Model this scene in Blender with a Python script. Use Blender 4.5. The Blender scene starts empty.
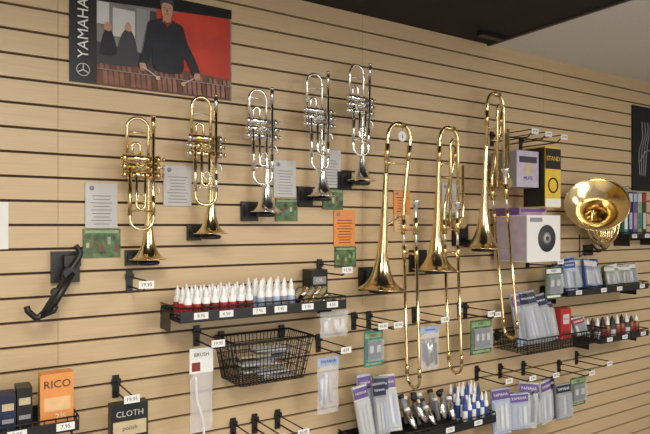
import bpy, math, random
from mathutils import Vector, Matrix, Quaternion
random.seed(7)
V=Vector
scene=bpy.context.scene
scene.view_settings.view_transform='Standard'

# ---------------------------------------------------------------- materials
def mat(name,col,rough=.5,metal=0.,noise=0.,nscale=30.,alpha=1.,emis=0.,coat=0.,stretch=None,bump=0.):
    m=bpy.data.materials.new(name); m.use_nodes=True
    nt=m.node_tree; b=nt.nodes['Principled BSDF']
    b.inputs['Base Color'].default_value=(*col,1); b.inputs['Roughness'].default_value=rough
    b.inputs['Metallic'].default_value=metal; b.inputs['Alpha'].default_value=alpha
    if coat: b.inputs['Coat Weight'].default_value=coat
    if emis:
        b.inputs['Emission Color'].default_value=(*col,1); b.inputs['Emission Strength'].default_value=emis
    if noise or bump:
        tc=nt.nodes.new('ShaderNodeTexCoord'); mp=nt.nodes.new('ShaderNodeMapping')
        if stretch: mp.inputs['Scale'].default_value=stretch
        n=nt.nodes.new('ShaderNodeTexNoise'); n.inputs['Scale'].default_value=nscale; n.inputs['Detail'].default_value=5
        nt.links.new(tc.outputs['Object'],mp.inputs['Vector']); nt.links.new(mp.outputs['Vector'],n.inputs['Vector'])
        if noise:
            r=nt.nodes.new('ShaderNodeValToRGB'); e=r.color_ramp.elements
            e[0].position=.3; e[1].position=.7
            e[0].color=(*[c*(1-noise) for c in col],1); e[1].color=(*[min(1,c*(1+noise)) for c in col],1)
            nt.links.new(n.outputs['Fac'],r.inputs['Fac']); nt.links.new(r.outputs['Color'],b.inputs['Base Color'])
        if bump:
            bp=nt.nodes.new('ShaderNodeBump'); bp.inputs['Strength'].default_value=bump; bp.inputs['Distance'].default_value=.003
            nt.links.new(n.outputs['Fac'],bp.inputs['Height']); nt.links.new(bp.outputs['Normal'],b.inputs['Normal'])
    return m
M=dict(
 slat=mat('slat_laminate',(.60,.445,.265),.42,noise=.06,nscale=9,stretch=(.6,1,14)),
 groove=mat('slat_groove',(.09,.05,.03),.7,noise=.1),
 brass=mat('lacquered_brass',(.88,.71,.41),.16,1,noise=.05,nscale=8),
 brass2=mat('brass_dark',(.76,.58,.30),.22,1),
 silver=mat('silver_plate',(.93,.92,.90),.18,1),
 silver2=mat('nickel',(.80,.79,.76),.22,1),
 black=mat('black_powdercoat',(.012,.012,.013),.4,noise=.1),
 blackm=mat('black_matte',(.008,.008,.009),.8,noise=.2,nscale=10),
 wire=mat('dark_wire',(.03,.028,.027),.35,.6),
 white=mat('label_white',(.80,.80,.78),.5),
 paper=mat('paper_grey',(.58,.575,.58),.6,noise=.04),
 ink=mat('ink',(.05,.05,.06),.6),
 inkg=mat('ink_grey',(.28,.28,.30),.6),
 green=mat('print_green',(.09,.15,.06),.5,noise=.7,nscale=45),
 lgreen=mat('print_lightgreen',(.26,.38,.20),.45,noise=.3,nscale=60),
 teal=mat('print_teal',(.05,.22,.20),.45,noise=.3,nscale=60),
 orange=mat('print_orange',(.78,.30,.08),.5,noise=.06),
 lorange=mat('print_lightorange',(.78,.50,.25),.5,noise=.06),
 red=mat('print_red',(.45,.03,.03),.4,noise=.15),
 dred=mat('dark_red',(.22,.03,.03),.4),
 wred=mat('poster_red',(.50,.04,.02),.5,noise=.25,nscale=8),
 blue=mat('print_blue',(.03,.07,.30),.4),
 navy=mat('print_navy',(.015,.02,.06),.5,noise=.3),
 shirt=mat('print_shirt',(.009,.010,.018),.5,noise=.4,nscale=20),
 lblue=mat('print_lightblue',(.38,.47,.66),.4,noise=.2,nscale=50),
 purple=mat('print_purple',(.14,.08,.27),.4,noise=.2),
 lilac=mat('print_lilac',(.50,.44,.55),.5,noise=.1),
 pink=mat('print_pink',(.45,.28,.36),.5,noise=.3,nscale=20),
 yellow=mat('print_yellow',(.75,.52,.05),.4,noise=.1),
 beige=mat('print_beige',(.55,.45,.28),.5,noise=.1),
 brown=mat('wood_bars',(.14,.05,.025),.4,noise=.3),
 bars=mat('rosewood_bars',(.26,.11,.075),.35,noise=.3),
 skin=mat('printed_skin',(.50,.27,.17),.5,noise=.1),
 pgrey=mat('poster_grey',(.22,.21,.19),.5,noise=.5,nscale=12),
 cap=mat('plastic_white',(.85,.85,.85),.3),
 amber=mat('amber_plastic',(.22,.08,.02),.25),
 clear=mat('clear_bag',(.82,.82,.85),.12,alpha=.32,bump=.6,nscale=60),
 clearb=mat('blister_plastic',(.70,.74,.80),.1,alpha=.35),
 floor=mat('carpet_grey',(.20,.19,.18),.9,noise=.3,nscale=60),
 wallp=mat('painted_wall',(.62,.58,.51),.7,noise=.04),
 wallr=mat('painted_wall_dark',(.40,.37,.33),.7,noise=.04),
 ceilw=mat('ceiling_tile',(.74,.73,.71),.8,noise=.06,nscale=120),
 ceilb=mat('ceiling_black',(.006,.006,.007),.75,noise=.3,nscale=5),
 trim=mat('trim_dark',(.05,.04,.035),.5),
)

# ---------------------------------------------------------------- mesh builder
class MB:
    def __init__(s): s.v=[];s.f=[];s.m=[];s.sm=[];s.mats=[]
    def mi(s,k):
        if k not in s.mats: s.mats.append(k)
        return s.mats.index(k)
    def face(s,idx,k,smooth=False): s.f.append(idx);s.m.append(s.mi(k));s.sm.append(smooth)
    def box(s,c,sz,k,rot=None):
        b=len(s.v); c=V(c)
        for x in(-.5,.5):
            for y in(-.5,.5):
                for z in(-.5,.5):
                    p=V((x*sz[0],y*sz[1],z*sz[2]))
                    if rot: p=rot@p
                    s.v.append(c+p)
        for q in((0,1,3,2),(4,6,7,5),(0,4,5,1),(2,3,7,6),(0,2,6,4),(1,5,7,3)): s.face([b+i for i in q],k)
    def tube(s,P,r,k,seg=12,caps=True):
        P=[V(p) for p in P]; n=len(P)
        R=r if isinstance(r,(list,tuple)) else [r]*n
        T=[]
        for i in range(n):
            t=(P[min(i+1,n-1)]-P[max(i-1,0)]); T.append(t.normalized() if t.length>1e-9 else V((0,0,1)))
        a=T[0].orthogonal().normalized(); b0=len(s.v)
        for i in range(n):
            if i:
                q=T[i-1].rotation_difference(T[i]); a=q@a; a=(a-T[i]*a.dot(T[i])).normalized()
            c=T[i].cross(a)
            for j in range(seg):
                w=2*math.pi*j/seg; s.v.append(P[i]+(a*math.cos(w)+c*math.sin(w))*R[i])
        for i in range(n-1):
            for j in range(seg):
                j2=(j+1)%seg
                s.face([b0+i*seg+j,b0+i*seg+j2,b0+(i+1)*seg+j2,b0+(i+1)*seg+j],k,True)
        if caps:
            s.face([b0+j for j in range(seg)][::-1],k); s.face([b0+(n-1)*seg+j for j in range(seg)],k)
    def lathe(s,o,ax,prof,k,seg=40):
        o=V(o);ax=V(ax).normalized();a=ax.orthogonal().normalized();c=ax.cross(a);b0=len(s.v);n=len(prof)
        for r,t in prof:
            for j in range(seg):
                w=2*math.pi*j/seg; s.v.append(o+ax*t+(a*math.cos(w)+c*math.sin(w))*max(r,1e-5))
        for i in range(n-1):
            for j in range(seg):
                j2=(j+1)%seg
                s.face([b0+i*seg+j,b0+i*seg+j2,b0+(i+1)*seg+j2,b0+(i+1)*seg+j],k,True)
    def cyl(s,p,q,r,k,seg=16): s.tube([p,q],r,k,seg)
    def ngon(s,pts,k): 
        b=len(s.v); s.v+= [V(p) for p in pts]; s.face(list(range(b,b+len(pts))),k)
    def text(s,t,loc,size,k,rot=None,align='CENTER'):
        cu=bpy.data.curves.new('t','FONT'); cu.body=t; cu.size=size; cu.align_x=align; cu.align_y='CENTER'; cu.extrude=.0002; cu.resolution_u=2
        ob=bpy.data.objects.new('t',cu); scene.collection.objects.link(ob)
        dg=bpy.context.evaluated_depsgraph_get(); me=ob.evaluated_get(dg).to_mesh()
        Rm=(rot or Matrix.Identity(3))@Matrix.Rotation(math.pi/2,3,'X'); b=len(s.v); loc=V(loc)
        s.v+=[loc+Rm@v.co for v in me.vertices]
        for p in me.polygons: s.face([b+i for i in p.vertices],k)
        ob.evaluated_get(dg).to_mesh_clear(); bpy.data.objects.remove(ob); bpy.data.curves.remove(cu)
    def done(s,name):
        me=bpy.data.meshes.new(name); me.from_pydata([tuple(v) for v in s.v],[],s.f)
        for k in s.mats: me.materials.append(M[k])
        me.polygons.foreach_set('material_index',s.m); me.polygons.foreach_set('use_smooth',s.sm); me.update()
        o=bpy.data.objects.new(name,me); scene.collection.objects.link(o); return o
def fillet(P,rad,n=8):
    P=[V(p) for p in P]; out=[P[0]]
    for i in range(1,len(P)-1):
        a=P[i-1]-P[i]; b=P[i+1]-P[i]; th=a.angle(b); a.normalize(); b.normalize()
        if th>3.1: out.append(P[i]); continue
        r=rad[i-1] if isinstance(rad,(list,tuple)) else rad
        d=r/math.tan(th/2); c=P[i]+(a+b).normalized()*(r/math.sin(th/2))
        s0=P[i]+a*d-c; s1=P[i]+b*d-c; ang=s0.angle(s1); axis=s0.cross(s1).normalized()
        for j in range(n+1): out.append(c+Quaternion(axis,ang*j/n)@s0)
    out.append(P[-1]); return out
def cat(P,n=8,closed=False):
    P=[V(p) for p in P]; N=len(P); out=[]
    g=(lambda i:P[i%N]) if closed else (lambda i:P[min(max(i,0),N-1)])
    for i in range(N if closed else N-1):
        a,b,c,d=g(i-1),g(i),g(i+1),g(i+2)
        for j in range(n):
            t=j/n; out.append(.5*((2*b)+(c-a)*t+(2*a-5*b+4*c-d)*t*t+(3*b-a-3*c+d)*t**3))
    if not closed: out.append(P[-1])
    return out

# ---------------------------------------------------------------- room shell
XL,XR,YF,H=-1.3,5.2,-4.2,2.46
w=MB(); pitch=.0762; gap=.0085
seams=[XL,.33,1.55,2.77,3.99,XR]
w.box(((XL+XR)/2,.03,H/2),(XR-XL,.03,H),'groove')
z=H
while z>0.05:
    z0=max(z-pitch+gap,0)
    for a,b in zip(seams,seams[1:]):
        w.box(((a+b)/2,.0085,(z0+z)/2),(b-a-.0012,.016,z-z0),'slat')
    z-=pitch
w.done('wall_back')
f=MB(); f.box(((XL+XR)/2,YF/2,-.05),(XR-XL+.2,-YF+.2,.1),'floor'); f.done('floor')
f=MB(); f.box((XL-.05,YF/2,H/2),(.1,-YF+.1,H),'wallp'); f.done('wall_left')
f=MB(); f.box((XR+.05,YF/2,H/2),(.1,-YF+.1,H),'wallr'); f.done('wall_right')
f=MB(); f.box(((XL+XR)/2,YF-.05,H/2),(XR-XL+.2,.1,H),'wallp'); f.done('wall_front')
f=MB(); XS=2.335
f.box(((XL+XS)/2,YF/2,H+.05),(XS-XL,-YF+.1,.1),'ceilb')
f.box(((XS+XR)/2,YF/2,H+.05),(XR-XS,-YF+.1,.1),'ceilw')
f.done('ceiling')
f=MB(); f.box((XS,YF/2,H-.004),(.02,-YF,.008),'trim'); f.done('trim_1')

# ---------------------------------------------------------------- trumpet
def bellprof(tab,th=.0012):
    out=[(r,t) for t,r in tab]; inn=[(max(r-th,.001),t+.0005) for t,r in tab]
    return inn[::-1]+[(tab[0][1]+.0012,0.0002)]+out
def trumpet(X,zb,o,A,B,L=.475,tilt=0):
    m=MB(); Q=Matrix.Rotation(tilt,3,'Y')
    P=lambda u,wd,v:V((X,-o,zb))+Q@V((u,-wd,v))
    ub,ul=.028,-.042; dv=.010
    tab=[(0,.0600),(.004,.052),(.010,.044),(.02,.035),(.035,.027),(.055,.021),(.08,.0165),(.12,.0122),(.17,.0094),(.23,.0074),(.30,.0062)]
    m.lathe(P(ub,0,0),Q@V((0,0,1)),bellprof(tab),A)
    m.tube([P(ub+.060*math.cos(a),.060*math.sin(a),.0) for a in [2*math.pi*i/40 for i in range(41)]],.0014,A,8,False)
    top=L
    m.tube(fillet([P(ub,0,.29),P(ub,0,top),P(ul,0,top),P(ul,0,.35)],.034,10),.0056,A)
    # lead pipe, tuning slide
    ll=-.042; lt=L-.002
    m.tube(fillet([P(ub+.006,.034,lt),P(ub+.006,.034,.10),P(ll,.034,.10),P(ll,.034,.30)],.033,10),.0054,A)
    m.cyl(P(ub+.006,.034,lt+.010),P(ub+.006,.034,lt-.045),.0070,B); m.cyl(P(ub+.006,.034,lt+.010),P(ub+.006,.034,lt+.004),.0085,A)
    m.cyl(P(ub+.006,.034,.21),P(ub+.006,.034,.145),.0068,B); m.cyl(P(ll,.034,.25),P(ll,.034,.145),.0068,B)
    # braces
    m.cyl(P(ub,0,.42),P(ul,0,.42),.0024,B,8); m.cyl(P(ub+.006,.034,.16),P(ll,.034,.16),.0024,B,8)
    m.cyl(P(ub,0,.40),P(ub+.006,.034,.40),.0024,B,8); m.cyl(P(ub,0,.19),P(ub+.006,.034,.19),.0024,B,8)
    # valves
    for i,v in enumerate((.268+dv,.295+dv,.322+dv)):
        wd=.017
        m.cyl(P(-.055,wd,v),P(.055,wd,v),.0118,A,20)
        for a,b in ((-.062,-.050),(.050,.060),(-.012,-.006),(.012,.018)): m.cyl(P(a,wd,v),P(b,wd,v),.0130,B,20)
        m.cyl(P(-.067,wd,v),P(-.062,wd,v),.006,B,12)
        m.cyl(P(.060,wd,v),P(.072,wd,v),.0030,B,8); m.cyl(P(.072,wd,v),P(.0755,wd,v),.0085,A,16)
    # third slide (down), first slide (up), second slide (out)
    m.tube(fillet([P(-.026,.052,.268+dv),P(-.026,.052,.165),P(.002,.052,.165),P(.002,.052,.268+dv)],.0135,8),.0046,A)
    m.tube([P(-.012+.012*math.cos(a),.060,.20+.012*math.sin(a)) for a in [2*math.pi*i/20 for i in range(21)]],.0018,B,8,False)
    m.tube(fillet([P(-.026,.0,.322+dv),P(-.026,.0,.385),P(.000,.0,.385),P(.000,.0,.322+dv)],.0125,8),.0046,A)
    m.tube(fillet([P(-.022,.017,.295+dv),P(-.022,.056,.295+dv),P(.003,.056,.295+dv),P(.003,.017,.295+dv)],.012,6),.0046,A)
    # finger hook
    m.tube(cat([P(ub+.006,.034,.245),P(ub+.020,.036,.240),P(ub+.026,.036,.222),P(ub+.012,.036,.214)],6),.0025,B,8)
    return m.done('trumpet')
def tr_hanger(X,z,o,bx,s=1):
    m=MB()
    m.box((X,-.006,z+.01),(.070*s,.012,.075*s),'black')
    m.box((X,-.016,z+.01),(.05*s,.010,.04*s),'black')
    m.cyl((bx,-.004,z+.002),(bx,-o,z+.002),.007,'black',10); m.box(((X+bx)/2,-.008,z+.002),(abs(bx-X)+.02,.012,.025),'black')
    m.lathe((bx,-o,z-.012),(0,0,1),[(.0001,0),(.030,0),(.036,.004),(.038,.010),(.034,.013),(.014,.018),(.009,.05),(.0001,.055)],'black',28)
    return m.done('trumpet_hanger')
TR=[(.568,1.436,'brass','brass2',.468,0,.7),(.789,1.520,'brass','silver2',.478,0,.75),(1.010,1.60,'silver','silver2',.450,0,1),(1.258,1.665,'silver','silver2',.478,0,1),(1.452,1.735,'silver','silver2',.472,math.radians(1.5),1)]
for X,zb,A,B,L,t,s in TR:
    trumpet(X,zb,.085,A,B,L,t); tr_hanger(X-.004,zb-.008,.085,X+.028,s)

# ---------------------------------------------------------------- trombone
def trombone(bell,top,hw,sl0,sl1,rot,fatt=False,o=.125):
    """bell=(x,z) mouth, top=(x,z) bow apex, hw = half width of the bow, sl0/sl1 = slide top/bottom"""
    m=MB(); A='brass';B='brass2'
    bx,bz=bell; tx,tz=top
    b0=V((bx,-o,bz)); l1=V((tx-hw,-o,tz)); r1=V((tx+hw,-o,tz))
    ax=(l1-b0).normalized()
    tab=[(0,.102),(.004,.093),(.010,.082),(.02,.069),(.035,.056),(.055,.045),(.08,.036),(.115,.0285),(.16,.0225),(.22,.018),(.30,.0142),(.40,.0115),(.48,.0100)]
    m.lathe(b0,ax,bellprof(tab),A,56)
    e=ax.orthogonal().normalized(); g=ax.cross(e)
    m.tube([b0+(e*math.cos(a)+g*math.sin(a))*.102 for a in [2*math.pi*i/56 for i in range(57)]],.002,A,8,False)
    s0=V((sl0[0],-o,sl0[1])); s1=V((sl1[0],-o,sl1[1])); sd=(s1-s0).normalized()
    rad=hw*.92
    m.tube(fillet([b0+ax*.47,l1,r1,s0+V((0,0,.06)),s0],[rad,rad,.3],12),.0088,A,14)
    m.cyl(l1+(b0-l1).normalized()*.09,l1+(b0-l1).normalized()*.16,.0106,B); 
    rd=(s0+V((0,0,.06))-r1).normalized(); m.cyl(r1+rd*.09,r1+rd*.16,.0106,B)
    for d in (.17,.44):
        pa=l1+(b0-l1).normalized()*d; pb=r1+rd*min(d,(s0-r1).length-.03)
        m.cyl(pa,pb,.0036,B,10); m.lathe(pa,(pb-pa),[(.0001,0),(.012,.004),(.012,.012),(.004,.02)],B,16)
    m.cyl(l1+V((hw*.6,0,-.005)),r1+V((-hw*.6,0,-.005)),.011,B,18)
    off=V((math.sin(rot)*.085,-math.cos(rot)*.085,0))
    m.cyl(s0+V((0,0,.01)),s0+sd*.05,.0115,B,16); m.cyl(s0+off+V((0,0,.02)),s0+off+sd*.05,.0105,B,16)
    m.cyl(s0+sd*.03,s0+sd*.03+off,.0042,A,10); m.cyl(s0+sd*.13,s0+sd*.13+off,.0042,A,10)
    for q in (0,1):
        m.cyl(s0+off*q,s0+off*q+sd*.13,.0058,'silver2',12)
        m.cyl(s0+off*q+sd*.10,s0+off*q+sd*.16,.0090,B,14)
    e1=s1
    m.tube(fillet([s0+sd*.12,e1,e1+off,s0+off+sd*.12],.041,10),.0068,A,12)
    m.cyl(e1-sd*.09,e1-sd*.05,.0086,B); m.cyl(e1+off-sd*.09,e1+off-sd*.05,.0086,B)
    m.lathe(e1+off*.5+sd*-.004,sd,[(.0001,-.0),(.006,.0),(.007,.012),(.0001,.016)],B,12)
    m.lathe(s0+off+V((0,0,.018)),V((0,0,1)),[(.006,0),(.007,.02),(.009,.045),(.0165,.056),(.0195,.070),(.0195,.074),(.015,.074),(.004,.055)],'silver',24)
    if fatt:
        o2=V((0,-.03,0)); c=l1+V((hw,0,-.03))
        m.tube(fillet([c+V((-.028,0,-.42))+o2,c+V((-.028,0,-.03))+o2,c+V((.018,0,-.03))+o2,c+V((.018,0,-.36))+o2],.022,8),.0072,A,12)
        m.tube(fillet([c+V((.018,0,-.34))+o2,c+V((.018,0,-.42))+o2,c+V((.048,0,-.42))+o2,c+V((.048,0,-.14))+o2],.014,8),.0072,A,12)
        m.cyl(c+V((.02,.02,-.40))+o2,c+V((.02,-.03,-.40))+o2,.025,B,24); m.cyl(c+V((.02,-.02,-.40))+o2,c+V((.02,-.035,-.40))+o2,.018,A,24)
        m.cyl(c+V((-.028,0,-.2))+o2,c+V((-.05,.03,-.2))+o2,.004,B,8)
    return m.done('trombone')
def tb_hanger(X,z,bx,bz,o=.125):
    m=MB()
    m.box((X,-.0065,z),(.10,.013,.10),'black'); m.box((X,-.014,z),(.05,.016,.07),'black')
    m.cyl((X,-.01,z-.012),(bx,-o,bz-.006),.008,'black',12)
    m.lathe((bx,-o,bz-.014),(0,0,1),[(.0001,0),(.05,0),(.054,.006),(.05,.014),(.02,.02),(.014,.07),(.0001,.075)],'black',28)
    return m.done('trombone_hanger')
R8=math.radians(-4)
trombone((1.550,1.285),(1.655,1.980),.064,(1.672,1.56),(1.695,.865),R8); tb_hanger(1.575,1.318,1.550,1.285)
trombone((1.860,1.352),(1.948,1.990),.064,(1.910,1.56),(1.940,.895),R8,True); tb_hanger(1.86,1.385,1.860,1.352)
trombone((2.160,1.440),(2.252,2.180),.060,(2.222,1.72),(2.312,1.012),R8,True); tb_hanger(2.13,1.50,2.160,1.44)
m=MB(); m.cyl((1.655,-.137,1.925),(1.655,-.139,1.925),.022,'white',24); m.text('$',(1.655,-.1395,1.925),.02,'ink'); m.tube([(1.655,-.138,1.945),(1.655,-.138,1.968)],.001,'ink',6); m.done('round_price_tag')

# ---------------------------------------------------------------- french horn
m=MB(); C=V((2.93,-.21,1.662)); n=V((-.74,-.50,.46)).normalized()
tab=[(0,.158),(.006,.148),(.016,.132),(.032,.109),(.052,.087),(.078,.066),(.11,.050),(.15,.038),(.20,.030),(.24,.026)]
m.lathe(C,-n,bellprof(tab,.0014),'brass',64)
e=n.orthogonal().normalized(); g=n.cross(e)
m.tube([C+(e*math.cos(a)+g*math.sin(a))*.158 for a in [2*math.pi*i/64 for i in range(65)]],.0028,'brass',8,False)
p0=C-n*.235; cc=V((3.165,-.085,1.575)); RR=.132
ring=lambda a,r=RR,y=0:cc+V((r*math.cos(a),y,r*math.sin(a)))
pts=[p0,p0-n*.02]+[ring(math.radians(-85+20*i)) for i in range(0,19)]
cp=cat(pts,5); N=len(cp); m.tube(cp,[.026-.018*min(1,i/(N*.8)) for i in range(N)],'brass',14)
for r,y in ((.108,-.012),(.088,.012),(RR,-.03)):
    m.tube([ring(2*math.pi*i/40,r,y) for i in range(41)],.0072,'silver2' if r==.088 else 'brass',10,False)
for dx in (-.04,0,.04):
    m.cyl(cc+V((dx,.02,-.02)),cc+V((dx,-.045,-.02)),.018,'brass2',20); m.cyl(cc+V((dx,-.045,-.02)),cc+V((dx,-.05,-.02)),.012,'silver2',16)
    m.tube(fillet([cc+V((dx-.01,-.03,-.02)),cc+V((dx-.01,-.03,-.1)),cc+V((dx+.012,-.03,-.1)),cc+V((dx+.012,-.03,-.02))],.0105,6),.006,'brass',10)
    m.tube(cat([cc+V((dx,-.05,.0)),cc+V((dx+.01,-.06,.04)),cc+V((dx+.02,-.07,.1))],5),.003,'silver2',8)
    m.box(cc+V((dx+.022,-.072,.105)),(.016,.003,.03),'silver2')
m.tube(cat([ring(2.2,RR,-.03),cc+V((-.03,-.045,.155)),cc+V((.05,-.05,.19)),cc+V((.13,-.05,.19))],6),.006,'brass',10)
m.lathe(cc+V((.13,-.05,.19)),(1,0,0),[(.005,0),(.006,.03),(.013,.045),(.013,.05),(.01,.05)],'silver',16)
m.done('french_horn')
m=MB(); m.box((3.165,-.006,1.405),(.08,.012,.06),'black'); m.tube(fillet([(3.165,-.01,1.40),(3.165,-.085,1.40),(3.165,-.085,1.415)],.01),.006,'black',10)
m.tube(cat([(3.08,-.085,1.44),(3.12,-.085,1.415),(3.165,-.085,1.408),(3.21,-.085,1.415),(3.25,-.085,1.44)],5),.006,'black',10)
m.tube([(2.87,-.15,1.50),(2.87,-.15,1.38)],.003,'wire',8); m.tube([(2.87,-.15,1.38),(3.14,-.01,1.40)],.003,'wire',8)
m.done('horn_hanger')

# ---------------------------------------------------------------- poster
m=MB(); x0,x1,z0,z1=.363,.933,2.018,2.358
m.box(((x0+x1)/2,-.002,(z0+z1)/2),(x1-x0,.004,z1-z0),'black')
lay=[0]
def pol(pts,k,smooth=False):
    lay[0]+=1; y=-.0042-.00012*lay[0]
    P=[V((x0+a*(x1-x0),y,z0+b*(z1-z0))) for a,b in pts]
    if smooth: P=cat(P,5,True)
    m.ngon(P,k)
pol([(.15,.0),(1,0),(1,1),(.15,1)],'pgrey')
pol([(.64,.18),(.99,.12),(.99,.90),(.64,.94)],'wred'); pol([(.15,.82),(1,.90),(1,1),(.15,1)],'blackm'); pol([(.15,.60),(.22,.60),(.22,.82),(.15,.82)],'paper')
pol([(.38,.35),(.46,.35),(.46,.82),(.38,.82)],'inkg'); pol([(.24,.5),(.37,.5),(.37,.78),(.24,.78)],'paper')
pol([(.15,.42),(.46,.36),(.46,.20),(.15,.12)],'ink'); pol([(.285,.50),(.33,.60),(.37,.50),(.38,.3),(.27,.3)],'ink',True)
pol([(.17,.40),(.2,.56),(.24,.52),(.26,.32),(.17,.3)],'shirt',True); pol([(.188,.56),(.205,.63),(.235,.59),(.22,.54)],'skin',True)
pol([(.308,.59),(.325,.66),(.35,.62),(.34,.57)],'skin',True); pol([(.46,.2),(.5,.2),(.5,.82),(.46,.82)],'ink')
pol([(.50,.2),(.64,.2),(.64,.85),(.50,.85)],'wred')
# marimba: receding bars
pol([(.15,0),(.99,0),(.99,.22),(.72,.26),(.15,.20)],'brown')
for i in range(26):
    a=.155+i*.032; pol([(a,.015),(a+.026,.012),(a+.018,.15),(a-.004,.15)],'bars' if i%5 else 'brown')
    if i%7 not in(2,6): pol([(a+.012,.155),(a+.034,.155),(a+.028,.21),(a+.010,.21)],'bars')
pol([(.15,.15),(.99,.145),(.99,.152),(.15,.157)],'inkg')
# percussionist (printed figure): torso + arms, neck, head, hair, face, hands with fingers
pol([(.50,.74),(.56,.77),(.615,.74),(.665,.70),(.69,.56),(.745,.38),(.775,.24),(.735,.21),(.675,.38),(.655,.22),(.49,.22),(.475,.42),(.46,.34),(.43,.24),(.395,.27),(.415,.42),(.435,.60),(.45,.70)],'shirt',True)
pol([(.535,.72),(.59,.72),(.585,.83),(.54,.83)],'skin'); pol([(.535,.745),(.565,.67),(.595,.745),(.565,.72)],'dred')
pol([(.528,.86),(.535,.79),(.562,.755),(.59,.79),(.598,.86),(.592,.94),(.563,.965),(.535,.94)],'skin',True)
pol([(.522,.87),(.520,.95),(.560,.995),(.602,.955),(.603,.87),(.593,.91),(.565,.925),(.535,.915)],'ink',True)
for a in (.545,.578): pol([(a-.006,.868),(a+.006,.868),(a+.005,.876),(a-.005,.876)],'ink')
pol([(.560,.865),(.566,.865),(.569,.832),(.557,.832)],'brown'); pol([(.550,.808),(.575,.808),(.572,.816),(.553,.816)],'dred')
for s,cx,cz in ((1,.412,.235),(-1,.757,.205)):
    pol([(cx-.016,cz+.03),(cx+.016,cz+.03),(cx+.018,cz-.01),(cx+.008,cz-.03),(cx-.012,cz-.03),(cx-.018,cz)],'skin',True)
    for j in range(4): pol([(cx-.014+j*.008,cz-.02),(cx-.008+j*.008,cz-.02),(cx-.009+j*.008,cz-.052+abs(j-1.5)*.006),(cx-.013+j*.008,cz-.052+abs(j-1.5)*.006)],'skin')
    pol([(cx+s*.016,cz+.01),(cx+s*.026,cz-.005),(cx+s*.024,cz-.022),(cx+s*.012,cz-.008)],'skin')
    pol([(cx,cz-.01),(cx+s*.09,cz-.10),(cx+s*.093,cz-.09),(cx+.003,cz+.0)],'paper'); pol([(cx+s*.08,cz-.09),(cx+s*.10,cz-.08),(cx+s*.105,cz-.11),(cx+s*.085,cz-.12)],'beige',True)
m.text('YAMAHA',(x0+.042,-.0125,z0+.176),.048,'white',Matrix.Rotation(-math.pi/2,3,'Y'))
cx,cz=x0+.042,z0+.042
m.tube([(cx+.02*math.cos(a),-.0085,cz+.02*math.sin(a)) for a in [2*math.pi*i/30 for i in range(31)]],.0012,'white',6,False)
for a in (90,210,330): m.cyl((cx,-.0085,cz),(cx+.018*math.cos(math.radians(a)),-.0085,cz+.018*math.sin(math.radians(a))),.0018,'white',6)
m.done('percussion_poster')
m=MB(); m.box((3.87,-.004,2.03),(.50,.008,.53),'blackm')
for q in range(4): m.tube(cat([(3.70+.02*q,-.009,1.86),(3.69+.03*q,-.009,2.0+.01*q),(3.73+.03*q,-.009,2.10+.02*q),(3.72+.035*q,-.009,2.2)],6),.003,'inkg',6)
m.tube(cat([(3.70,-.009,1.95),(3.78,-.009,2.02),(3.86,-.009,2.0),(3.92,-.009,1.88)],6),.003,'inkg',6)
m.done('black_poster')

# ---------------------------------------------------------------- cards on the wall
def lines(m,x0,x1,z0,z1,y,n,k='inkg'):
    for i in range(n):
        z=z1-(i+.5)*(z1-z0)/n; L=(x1-x0)*random.uniform(.6,.98); m.box(((x0+x1)/2,y,z),(L,.0006,(z1-z0)/n*.28),k)
def card(name,x0,x1,z0,z1,k='paper',n=9,head=None):
    m=MB(); m.box(((x0+x1)/2,-.003,(z0+z1)/2),(x1-x0,.006,z1-z0),k)
    w=x1-x0; lines(m,x0+.1*w,x1-.1*w,z0+.05*(z1-z0),z0+.75*(z1-z0),-.0063,n,'inkg' if k!='orange' else 'dred')
    m.lathe((x0+.2*w,-.0061,z1-.12*(z1-z0)),(0,-1,0),[(.0001,0),(.008,.0),(.008,.0008),(.0001,.0008)],'inkg',14)
    return m.done(name)
def pic(name,x0,x1,z0,z1):
    m=MB(); m.box(((x0+x1)/2,-.003,(z0+z1)/2),(x1-x0,.006,z1-z0),'green')
    w=x1-x0;h=z1-z0
    for i in range(5): m.box((x0+w*(.12+.19*i),-.0064,z0+h*random.uniform(.3,.6)),(.010,.0006,h*random.uniform(.15,.35)),random.choice(['beige','inkg','teal','lgreen','dred']))
    m.box(((x0+x1)/2,-.0064,z1-h*.1),(w*.9,.0006,h*.1),'lgreen')
    return m.done(name)
card('price_sign',.412,.515,1.540,1.690); pic('picture_card',.405,.525,1.442,1.537)
card('price_sign',.673,.776,1.618,1.763)
card('price_sign',1.112,1.212,1.661,1.806); pic('picture_card',1.12,1.22,1.566,1.655)
card('price_sign',1.332,1.431,1.705,1.863); pic('picture_card',1.342,1.442,1.615,1.70)
card('orange_sale_sign',1.397,1.504,1.462,1.613,'orange'); pic('picture_card',1.402,1.51,1.37,1.458)
card('orange_sale_sign',1.719,1.814,1.60,1.705,'orange',6); card('price_sign',1.722,1.81,1.52,1.597,'lorange',4)
card('price_sign',2.013,2.112,1.61,1.75,'paper'); pic('picture_card',2.015,2.112,1.555,1.607)
m=MB(); m.box((.135,-.003,1.548),(.105,.006,.145),'white'); lines(m,.10,.17,1.50,1.59,-.0063,4); m.done('notice_card')

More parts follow.
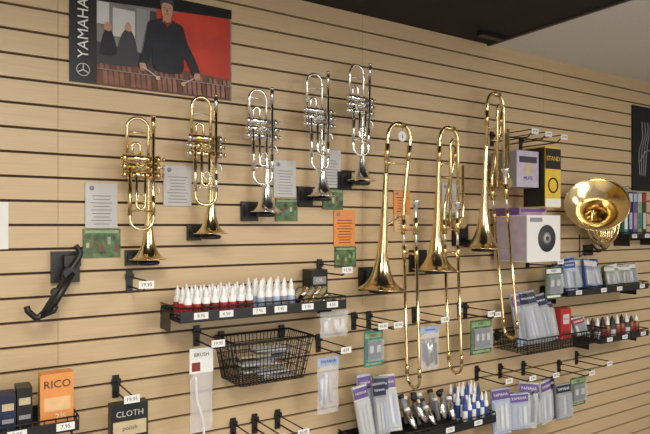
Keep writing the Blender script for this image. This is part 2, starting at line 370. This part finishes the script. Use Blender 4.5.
# ---------------------------------------------------------------- folding arm holder
m=MB()
m.box((.350,-.01,1.415),(.085,.02,.10),'black'); m.box((.365,-.035,1.435),(.05,.04,.035),'black'); m.cyl((.35,-.02,1.39),(.35,-.06,1.39),.018,'black',18)
a=V((.385,-.06,1.455)); b=V((.350,-.07,1.40)); c=V((.275,-.10,1.285))
m.tube(cat([V((.372,-.06,1.485)),a,b,c],6),[.009]*19,'black',10)
m.tube([b+V((.01,-.01,.0)),c+V((.01,-.01,0))],.012,'black',8)
m.cyl(b+V((0,-.02,0)),b+V((0,.02,0)),.018,'black',16); m.cyl(V((.31,-.10,1.342)),V((.31,-.07,1.342)),.014,'black',14)
m.tube(fillet([c,c+V((-.02,0,-.018)),c+V((-.045,-.005,.008)),c+V((-.048,-.005,.022))],.008),.009,'black',10)
m.tube([c+V((-.01,0,-.012)),c+V((.025,-.02,.005)),c+V((.03,-.02,.02))],.008,'black',8)
m.done('folding_instrument_holder')

# ---------------------------------------------------------------- hooks
def hook(X,z,L=.2,price='19.95',tag=True):
    m=MB()
    m.box((X,-.003,z-.005),(.022,.006,.075),'black'); m.box((X,-.008,z+.012),(.03,.008,.018),'black')
    m.tube(fillet([(X,-.006,z-.022),(X,-L*.85,z-.022),(X,-L*.85-.02,z-.006)],.008),.0032,'wire',8)
    if tag:
        m.tube(fillet([(X,-.006,z+.012),(X,-L,z+.012),(X,-L,z+.0)],.006),.0026,'wire',8)
        m.box((X,-L-.003,z),(.048,.002,.024),'white'); m.text(price,(X,-L-.0045,z),.016,'ink')
    return m.done('display_hook')
for X,z in ((.555,1.362),(.796,1.152),(1.326,1.377),(1.32,1.07),(1.58,1.143),(1.84,1.143),(2.17,1.138),(2.635,1.365),(2.25,.82),(2.42,.81),(2.60,.80),(2.90,.77),(3.06,.80),(.94,.79),(1.03,.79),(1.13,.79),(1.50,1.145),(2.13,1.145),(.51,1.01)):
    hook(X,z,.2,random.choice(['19.95','12.50','6.99','43.95','8.95']))
for X,z in ((2.36,1.99),(2.46,1.985),(2.58,1.98)): hook(X,z,.26,'29.95')

# ---------------------------------------------------------------- hanging packs
def pillow(m,X,y,z0,z1,w,d,k,nx=6,nz=8):
    for s in (-1,1):
        b=len(m.v)
        for i in range(nz+1):
            for j in range(nx+1):
                u=j/nx;v=i/nz
                bul=(math.sin(math.pi*u)*math.sin(math.pi*v))**.5*d/2 if 0<u<1 and 0<v<1 else 0
                bul*=random.uniform(.8,1.15)
                m.v.append(V((X+(u-.5)*w*(1+.03*math.sin(v*9)),y+s*bul,z0+(z1-z0)*v)))
        for i in range(nz):
            for j in range(nx):
                q=b+i*(nx+1)+j; m.face([q,q+1,q+nx+2,q+nx+1],k,True)
def bag(name,X,zt,w,h,o,header='white',cont=('cap',),txt=None):
    m=MB(); hh=h*.16
    m.box((X,-o,zt-hh/2),(w,.003,hh),header)
    if txt: m.text(txt,(X,-o-.0022,zt-hh/2),hh*.5,'blue')
    pillow(m,X,-o,zt-h,zt-hh*.9,w*.97,.035,'clear')
    for i in range(9):
        k=random.choice(cont); x=X+random.uniform(-.35,.35)*w; zc=zt-h*random.uniform(.5,.62)
        m.cyl((x,-o,zc-h*.28),(x+random.uniform(-.1,.1)*w,-o,zc+h*.22),.006,k,8)
    return m.done(name)
def blister(name,X,zt,w,h,o,k='green',k2='white',k3='black',n=2):
    m=MB(); m.box((X,-o,zt-h/2),(w,.003,h),k)
    m.box((X,-o-.002,zt-h*.13),(w*.9,.0012,h*.14),k2); m.text('REED',(X,-o-.003,zt-h*.13),h*.11,'ink')
    m.box((X,-o-.002,zt-h*.92),(w*.8,.0012,h*.07),k2)
    for i in range(n):
        x=X+(i-(n-1)/2)*w*.38*2/n
        m.box((x,-o-.007,zt-h*.53),(w*.5/n,.012,h*.5),k3); m.box((x,-o-.0135,zt-h*.5),(w*.4/n,.0012,h*.2),'paper')
    m.box((X,-o-.009,zt-h*.53),(w*.86,.018,h*.6),'clearb')
    return m.done(name)
def longbag():
    X,o=.765,.13; m=MB(); m.box((X,-o,1.085),(.085,.003,.085),'white'); m.box((X-.02,-o-.002,1.065),(.03,.001,.03),'dred'); m.text('BRUSH',(X,-o-.002,1.105),.018,'ink')
    pillow(m,X,-o,.84,1.045,.08,.025,'clear')
    m.tube(cat([(X-.02,-o,1.03),(X-.015,-o,.95),(X+.005,-o,.88),(X+.01,-o,.80)],6),.005,'cap',8)
    return m.done('cleaning_brush_pack')
longbag()
bag('mouthpiece_brush_pack',1.285,1.035,.10,.22,.13,'lblue',('cap','lblue','paper'),'YAMAHA')
bag('clear_accessory_bag',1.30,1.215,.13,.10,.15,'paper',('cap',))
blister('reed_pack',1.50,1.118,.095,.145,.14,'teal','lgreen','black')
bag('mouthpiece_pack',1.80,1.11,.11,.19,.15,'lblue',('black','silver2','blue'),'YAMAHA')
blister('reed_pack',2.13,1.110,.14,.160,.14,'green','lgreen','black',3)
blister('reed_pack',2.665,1.335,.13,.165,.14,'green','white','black',2)
blister('reed_pack',2.87,.740,.13,.15,.14,'green','lgreen','black',2)

# ---------------------------------------------------------------- trays
def tray(name,xa,xb,z,d,h=.045,labels=5):
    m=MB()
    m.box(((xa+xb)/2,-d/2,z),(xb-xa,d,.003),'black')
    for zz in (z,z+h*.5,z+h):
        m.tube([(xa,-.004,zz),(xa,-d,zz),(xb,-d,zz),(xb,-.004,zz)],.003,'wire',6)
    n=int((xb-xa)/.03)
    for i in range(n+1):
        x=xa+(xb-xa)*i/n; m.cyl((x,-d,z),(x,-d,z+h),.0018,'wire',6)
    for x in (xa,xb):
        m.box((x,-.05,z-.01),(.004,.10,.07),'black')
        for j in range(1,6): m.cyl((x,-d*j/6,z),(x,-d*j/6,z+h),.0018,'wire',6)
    m.box(((xa+xb)/2,-.003,z+.01),(xb-xa,.006,.05),'black')
    m.box(((xa+xb)/2,-d-.003,z+h*.38),(xb-xa,.003,h*.75),'black')
    for i in range(labels):
        x=xa+(xb-xa)*(i+.5+random.uniform(-.15,.15))/labels
        m.box((x,-d-.0055,z+h*.4),(.05,.0015,.022),'white'); m.text(random.choice(['4.95','8.95','6.50','7.95']),(x,-d-.0065,z+h*.4),.016,'ink')
    return m.done(name)
tray('wire_shelf_tray',.665,1.32,1.232,.20,.045,6)
tray('wire_shelf_tray',1.42,2.16,.645,.20,.045,4)
tray('wire_shelf_tray',3.03,3.50,.905,.17,.04,3)
tray('wire_shelf_tray',2.74,3.50,1.180,.17,.04,4)
tray('wire_shelf_tray',-.05,.355,.945,.20,.04,4)

def bottle(m,x,y,z,h,r,body,cap,band=None):
    m.lathe((x,y,z),(0,0,1),[(.0001,0),(r,.0),(r,h*.62),(r*.55,h*.70),(r*.5,h*.74)],body,14)
    m.lathe((x,y,z+h*.72),(0,0,1),[(r*.62,0),(r*.62,h*.12),(r*.3,h*.2),(r*.22,h*.28),(.0001,h*.285)],cap,12)
    if band: m.lathe((x,y,z+h*.12),(0,0,1),[(r*1.02,0),(r*1.02,h*.36)],band,14)
m=MB()
for i in range(8):
    for j in range(3): bottle(m,.70+i*.032,-.175+j*.05,1.236,.108-.004*random.random(),.0140,'cap','cap','red' if (i//2)%2==0 else 'dred')
m.done('valve_oil_bottles')
m=MB()
for i in range(5):
    for j in range(3): bottle(m,.972+i*.031,-.17+j*.05,1.236,.118,.0140,'cap','cap','inkg' if i%2 else 'lblue')
m.done('slide_oil_bottles')
m=MB()
for i in range(5):
    for j in range(2):
        a=V((1.132+i*.028,-.185+j*.05,1.252+.026*j)); d=V((.036,.02,.026))
        m.tube([a,a+d],.0125,'silver2' if i%2 else 'beige',12)
        for q in range(5): 
            c=a+d*(q/5+.1); m.cyl(c,c+d*.06,.014,'brass2' if i%2 else 'black',12)
m.done('coiled_brushes')
m=MB(); m.box((1.278,-.045,1.305),(.075,.07,.135),'black'); m.box((1.278,-.0805,1.33),(.06,.001,.03),'inkg'); m.box((1.278,-.0805,1.27),(.06,.001,.02),'inkg'); m.text('OIL',(1.278,-.0815,1.33),.022,'white'); m.done('accessory_box')
m=MB()
for i in range(9):
    for j in range(2): bottle(m,3.06+i*.048,-.13+j*.06,.908,.115,.018,'amber' if i%3 else 'ink','black' if i%2 else 'cap','dred' if i%3 else 'paper')
m.done('polish_bottles')

def packets(name,xa,xb,z,h,o,n,kinds,lean=.25):
    m=MB()
    for i in range(n):
        x=xa+(xb-xa)*(i+.5)/n; r=Matrix.Rotation(random.uniform(-.15,.15),3,'Y')@Matrix.Rotation(-lean*random.uniform(.5,1.2),3,'X')@Matrix.Rotation(random.uniform(-.5,.2),3,'Z')
        hh=h*random.uniform(.85,1.1); w=min(.10,(xb-xa)/n*1.7); y=-o+random.uniform(-.03,.03); c=V((x,y,z+hh/2))
        bk,hd=random.choice(kinds)
        m.box(c,(w,.010,hh),bk,r); m.box(c+r@V((0,-.0058,hh*.36)),(w*.98,.001,hh*.2),hd,r)
        m.text('YAMAHA',c+r@V((0,-.0068,hh*.36)),w*.2,'white',r)
        for q in range(3): m.box(c+r@V((w*(q-1)*.27,-.0085,-hh*.12)),(w*.16,.007,hh*.5),random.choice(['cap','paper','lblue','inkg','ink']),r)
        m.box(c+r@V((0,-.010,-hh*.1)),(w*.95,.012,hh*.66),'clearb',r)
    return m.done(name)
YK=[('lblue','purple'),('inkg','navy'),('lblue','blue'),('paper','purple'),('inkg','navy')]
packets('accessory_packets',1.44,1.64,.68,.24,.12,5,YK)
packets('accessory_packets',2.38,2.69,.96,.24,.12,7,YK)
packets('accessory_packets',2.22,2.72,.56,.20,.15,8,[('inkg','purple'),('lblue','purple'),('purple','navy'),('inkg','navy'),('paper','purple')],.05)
packets('accessory_packets',2.78,3.15,1.20,.16,.08,8,[('navy','blue'),('lblue','blue'),('blue','paper'),('teal','paper')])
packets('accessory_packets',3.20,3.47,1.20,.12,.08,6,[('teal','paper'),('ink','paper'),('green','paper'),('blue','red')])
packets('accessory_packets',2.83,2.97,.955,.10,.10,3,[('ink','red'),('navy','paper')])
m=MB(); m.box((2.755,-.13,1.035),(.085,.04,.16),'red'); m.box((2.755,-.151,1.06),(.05,.001,.05),'paper'); m.box((2.755,-.151,.99),(.06,.001,.02),'dred'); m.text('REEDS',(2.755,-.152,1.06),.014,'red'); m.done('red_reed_box')
m=MB()
for i in range(6):
    for j in range(3): bottle(m,2.00+i*.027,-.165+j*.045,.652,.16-.03*(j==0),.012,'cap' if (i+j)%2 else 'blue','cap' if (i+j)%3 else 'blue','blue' if (i+j)%2 else 'cap')
m.done('slide_cream_bottles')
m=MB()
for i in range(14):
    a=V((1.70+i*.0185,-.17+.045*(i%3),.68+.02*(i%2))); d=V((random.uniform(-.02,.03),.045,random.uniform(.06,.10)))
    m.tube([a,a+d*.5,a+d],[.015,.015,.010],'inkg' if i%3 else 'silver2',12); m.cyl(a+d,a+d*1.15,.014,'black' if i%2 else 'cap',12)
m.done('mouthpieces')

def basket(name,xa,xb,zb,zt,d,nw=22,nh=6,k='wire',taper=.03):
    m=MB()
    def lvl(t):
        q=taper*(1-t); return [(xa+q,-.014,zb+(zt-zb)*t),(xa+q,-d+q*.8,zb+(zt-zb)*t),(xb-q,-d+q*.8,zb+(zt-zb)*t),(xb-q,-.014,zb+(zt-zb)*t)]
    for i in range(nh+1):
        L=lvl(i/nh); m.tube(L+[L[0]],.0042 if i==nh else .0016,k,6)
    B=lvl(0);T=lvl(1)
    for s in range(4):
        a0,a1=V(B[s]),V(B[(s+1)%4]); b0,b1=V(T[s]),V(T[(s+1)%4]); n=nw if s%2 else max(4,int(nw*d/(xb-xa)))
        for i in range(n+1):
            m.cyl(a0.lerp(a1,i/n),b0.lerp(b1,i/n),.0016,k,6)
    n=nw
    for i in range(n+1): m.cyl(V(B[0]).lerp(V(B[3]),i/n),V(B[1]).lerp(V(B[2]),i/n),.0016,k,6)
    for i in range(7): m.cyl(V(B[0]).lerp(V(B[1]),i/6),V(B[3]).lerp(V(B[2]),i/6),.0016,k,6)
    for x in (xa+.03,xb-.03): m.box((x,-.008,zt-.01),(.02,.014,.05),'black')
    return m.done(name)
basket('wire_basket',.86,1.175,.985,1.14,.20,20,5)
m=MB()
for i in range(13): m.box((1.02+random.uniform(-.05,.05),-.095+random.uniform(-.015,.015),.992+.008*i),(.12,.07,.007),random.choice(['inkg','paper','beige','paper']),Matrix.Rotation(random.uniform(-.2,.2),3,'Z'))
m.done('accessory_pouches')
basket('wire_basket',2.36,3.0,.93,1.0,.22,30,3,taper=.01)

# ---------------------------------------------------------------- boxes
def pbox(name,c,s,kf,ks=None,rz=0,deco=None):
    m=MB(); r=Matrix.Rotation(rz,3,'Z'); c=V(c); m.box(c,s,kf,r)
    if ks: m.box(c+r@V((-s[0]/2-.0005,0,0)),(.001,s[1]*.96,s[2]*.96),ks,r)
    if deco: deco(m,c,s,r)
    return m.done(name)
def d1(m,c,s,r):
    m.box(c+r@V((0,-s[1]/2-.001,.045)),(s[0]*.8,.001,.03),'ink',r); m.text('MUTE',c+r@V((0,-s[1]/2-.002,-.045)),.026,'purple',r)
    m.lathe(c+r@V((0,-s[1]/2-.001,.0)),(0,-1,0),[(.03,0),(.022,.001),(.0001,.001)],'beige',20)
pbox('mute_box',(2.395,-.115,1.82),(.16,.16,.175),'lilac','inkg',0,d1)
def d2(m,c,s,r):
    m.box(c+r@V((0,-s[1]/2-.001,.09)),(s[0]*.99,.001,.10),'black',r); m.text('STAND',c+r@V((0,-s[1]/2-.002,.09)),.032,'yellow',r)
    m.tube([c+r@V((.035*math.cos(a),-s[1]/2-.001,-.04+.035*math.sin(a))) for a in [2*math.pi*i/24 for i in range(25)]],.004,'black',6,False)
    m.box(c+r@V((0,-s[1]/2-.001,-.125)),(s[0]*.99,.001,.04),'white',r)
pbox('stand_box',(2.545,-.16,1.785),(.12,.13,.30),'yellow','black',0,d2)
def d3(m,c,s,r):
    q=c+r@V((.02,-s[1]/2,0)); ax=r@V((0,-1,0))
    m.lathe(q,ax,[(.0001,.001),(.066,.001),(.066,.002),(.0001,.002)],'ink',36); m.lathe(q,ax,[(.0001,.003),(.030,.003),(.0001,.0035)],'paper',24); m.lathe(q,ax,[(.0001,.004),(.012,.004)],'ink',16)
    m.box(c+r@V((-.06,-s[1]/2-.001,.09)),(.09,.001,.02),'inkg',r)
pbox('white_mute_box',(2.47,-.13,1.485),(.25,.20,.225),'white','lilac',0,d3)
def d4(m,c,s,r):
    m.box(c+V((0,-s[1]/2-.001,.005)),(s[0]*.9,.001,.015),'purple')
pbox('pink_mute_box',(2.44,-.11,1.616),(.20,.16,.034),'pink','purple',0,d4)
def dr(m,c,s,r):
    m.text('RICO',c+V((0,-s[1]/2-.002,s[2]*.30)),.032,'ink'); m.box(c+V((0,-s[1]/2-.001,-.01)),(s[0]*.8,.001,.04),'lorange'); m.text('2½',c+V((.01,-s[1]/2-.002,-s[2]*.3)),.025,'white')
pbox('orange_reed_box',(.302,-.14,1.030),(.09,.05,.16),'orange','lorange',0,dr)
m=MB()
for i,(k,h) in enumerate((('black',.13),('dred',.105),('beige',.10),('black',.12),('navy',.115),('black',.13))):
    x=.0+i*.043; m.box((x,-.13,.95+h/2),(.04,.07,h),k); m.box((x,-.1655,.95+h*.7),(.03,.001,.02),'beige'); m.box((x,-.1655,.95+h*.35),(.03,.001,.012),'inkg')
m.done('reed_boxes')
def dc(m,c,s,r):
    m.box(c+V((0,-s[1]/2-.001,-.02)),(s[0]*.9,.001,.045),'beige'); m.text('CLOTH',c+V((0,-s[1]/2-.002,.025)),.026,'paper'); m.text('polish',c+V((0,-s[1]/2-.002,-.02)),.02,'ink')
pbox('polishing_cloth_box',(.515,-.14,.929),(.115,.04,.115),'black',None,0,dc)
m=MB()
for i in range(5):
    x=3.46+i*.05; m.box((x,-.05,1.615),(.045,.02,.27),('teal','navy','purple','lgreen','ink')[i]); m.box((x,-.061,1.715),(.04,.001,.05),('lgreen','paper','lblue','paper','red')[i]); m.box((x,-.061,1.575),(.03,.001,.1),('cap','lblue','pink','teal','paper')[i])
m.done('stick_packs')
tray('wire_shelf_tray',3.43,3.72,1.470,.09,.035,2)
m=MB(); m.box((2.22,-.12,H-.010),(.16,.035,.018),'black'); m.done('ceiling_track')

# ---------------------------------------------------------------- lights
def light(X,Y,sx,sy,P,col=(1,.945,.84)):
    m=MB(); z=H-.012
    for a,b,c,d in ((X,Y-sy/2-.02,sx+.08,.04),(X,Y+sy/2+.02,sx+.08,.04),(X-sx/2-.02,Y,.04,sy),(X+sx/2+.02,Y,.04,sy)): m.box((a,b,z),(c,d,.024),'cap')
    m.done('ceiling_light_fixture')
    L=bpy.data.lights.new('ceiling_lamp','AREA'); L.shape='RECTANGLE'; L.size=sx; L.size_y=sy; L.energy=P; L.color=col
    o=bpy.data.objects.new('ceiling_lamp',L); o.location=(X,Y,H-.015); scene.collection.objects.link(o)
light(.1,-2.0,.6,1.2,46)
light(1.9,-2.5,.6,1.2,41)
light(-.6,-3.3,.6,1.2,25)
light(3.7,-2.6,.6,1.2,31)
m=MB(); wx,wz,ws,wh=1.6,1.45,3.2,1.5  # unseen window frame behind the camera, invented to hold the added fill light
for a,b,c,d in ((wx,wz+wh/2,ws+.1,.06),(wx,wz-wh/2,ws+.1,.06),(wx-ws/2,wz,.06,wh),(wx+ws/2,wz,.06,wh),(wx,wz,.05,wh)): m.box((a,YF+.03,b),(c,.06,d),'trim')
m.done('added_window_frame_1')
L=bpy.data.lights.new('added_reflection_fill','AREA'); L.shape='RECTANGLE'; L.size=ws; L.size_y=wh; L.energy=38; L.color=(.96,.97,1)  # fill light added for brighter reflections in the silver and brass
o=bpy.data.objects.new('added_reflection_fill',L); o.location=(wx,YF+.02,wz); o.rotation_euler=(math.pi/2,0,0); scene.collection.objects.link(o)
wd=bpy.data.worlds.new('w'); scene.world=wd; wd.use_nodes=True
wd.node_tree.nodes['Background'].inputs['Color'].default_value=(.9,.93,1,1); wd.node_tree.nodes['Background'].inputs['Strength'].default_value=.1

# ---------------------------------------------------------------- camera
cd=bpy.data.cameras.new('cam'); cd.sensor_width=36; cd.lens=36*600/650; cd.shift_y=8/650
cam=bpy.data.objects.new('camera',cd); cam.location=(0,-2.09,1.55); cam.rotation_euler=(math.pi/2,0,-math.atan2(.544,.839)); scene.collection.objects.link(cam); scene.camera=cam
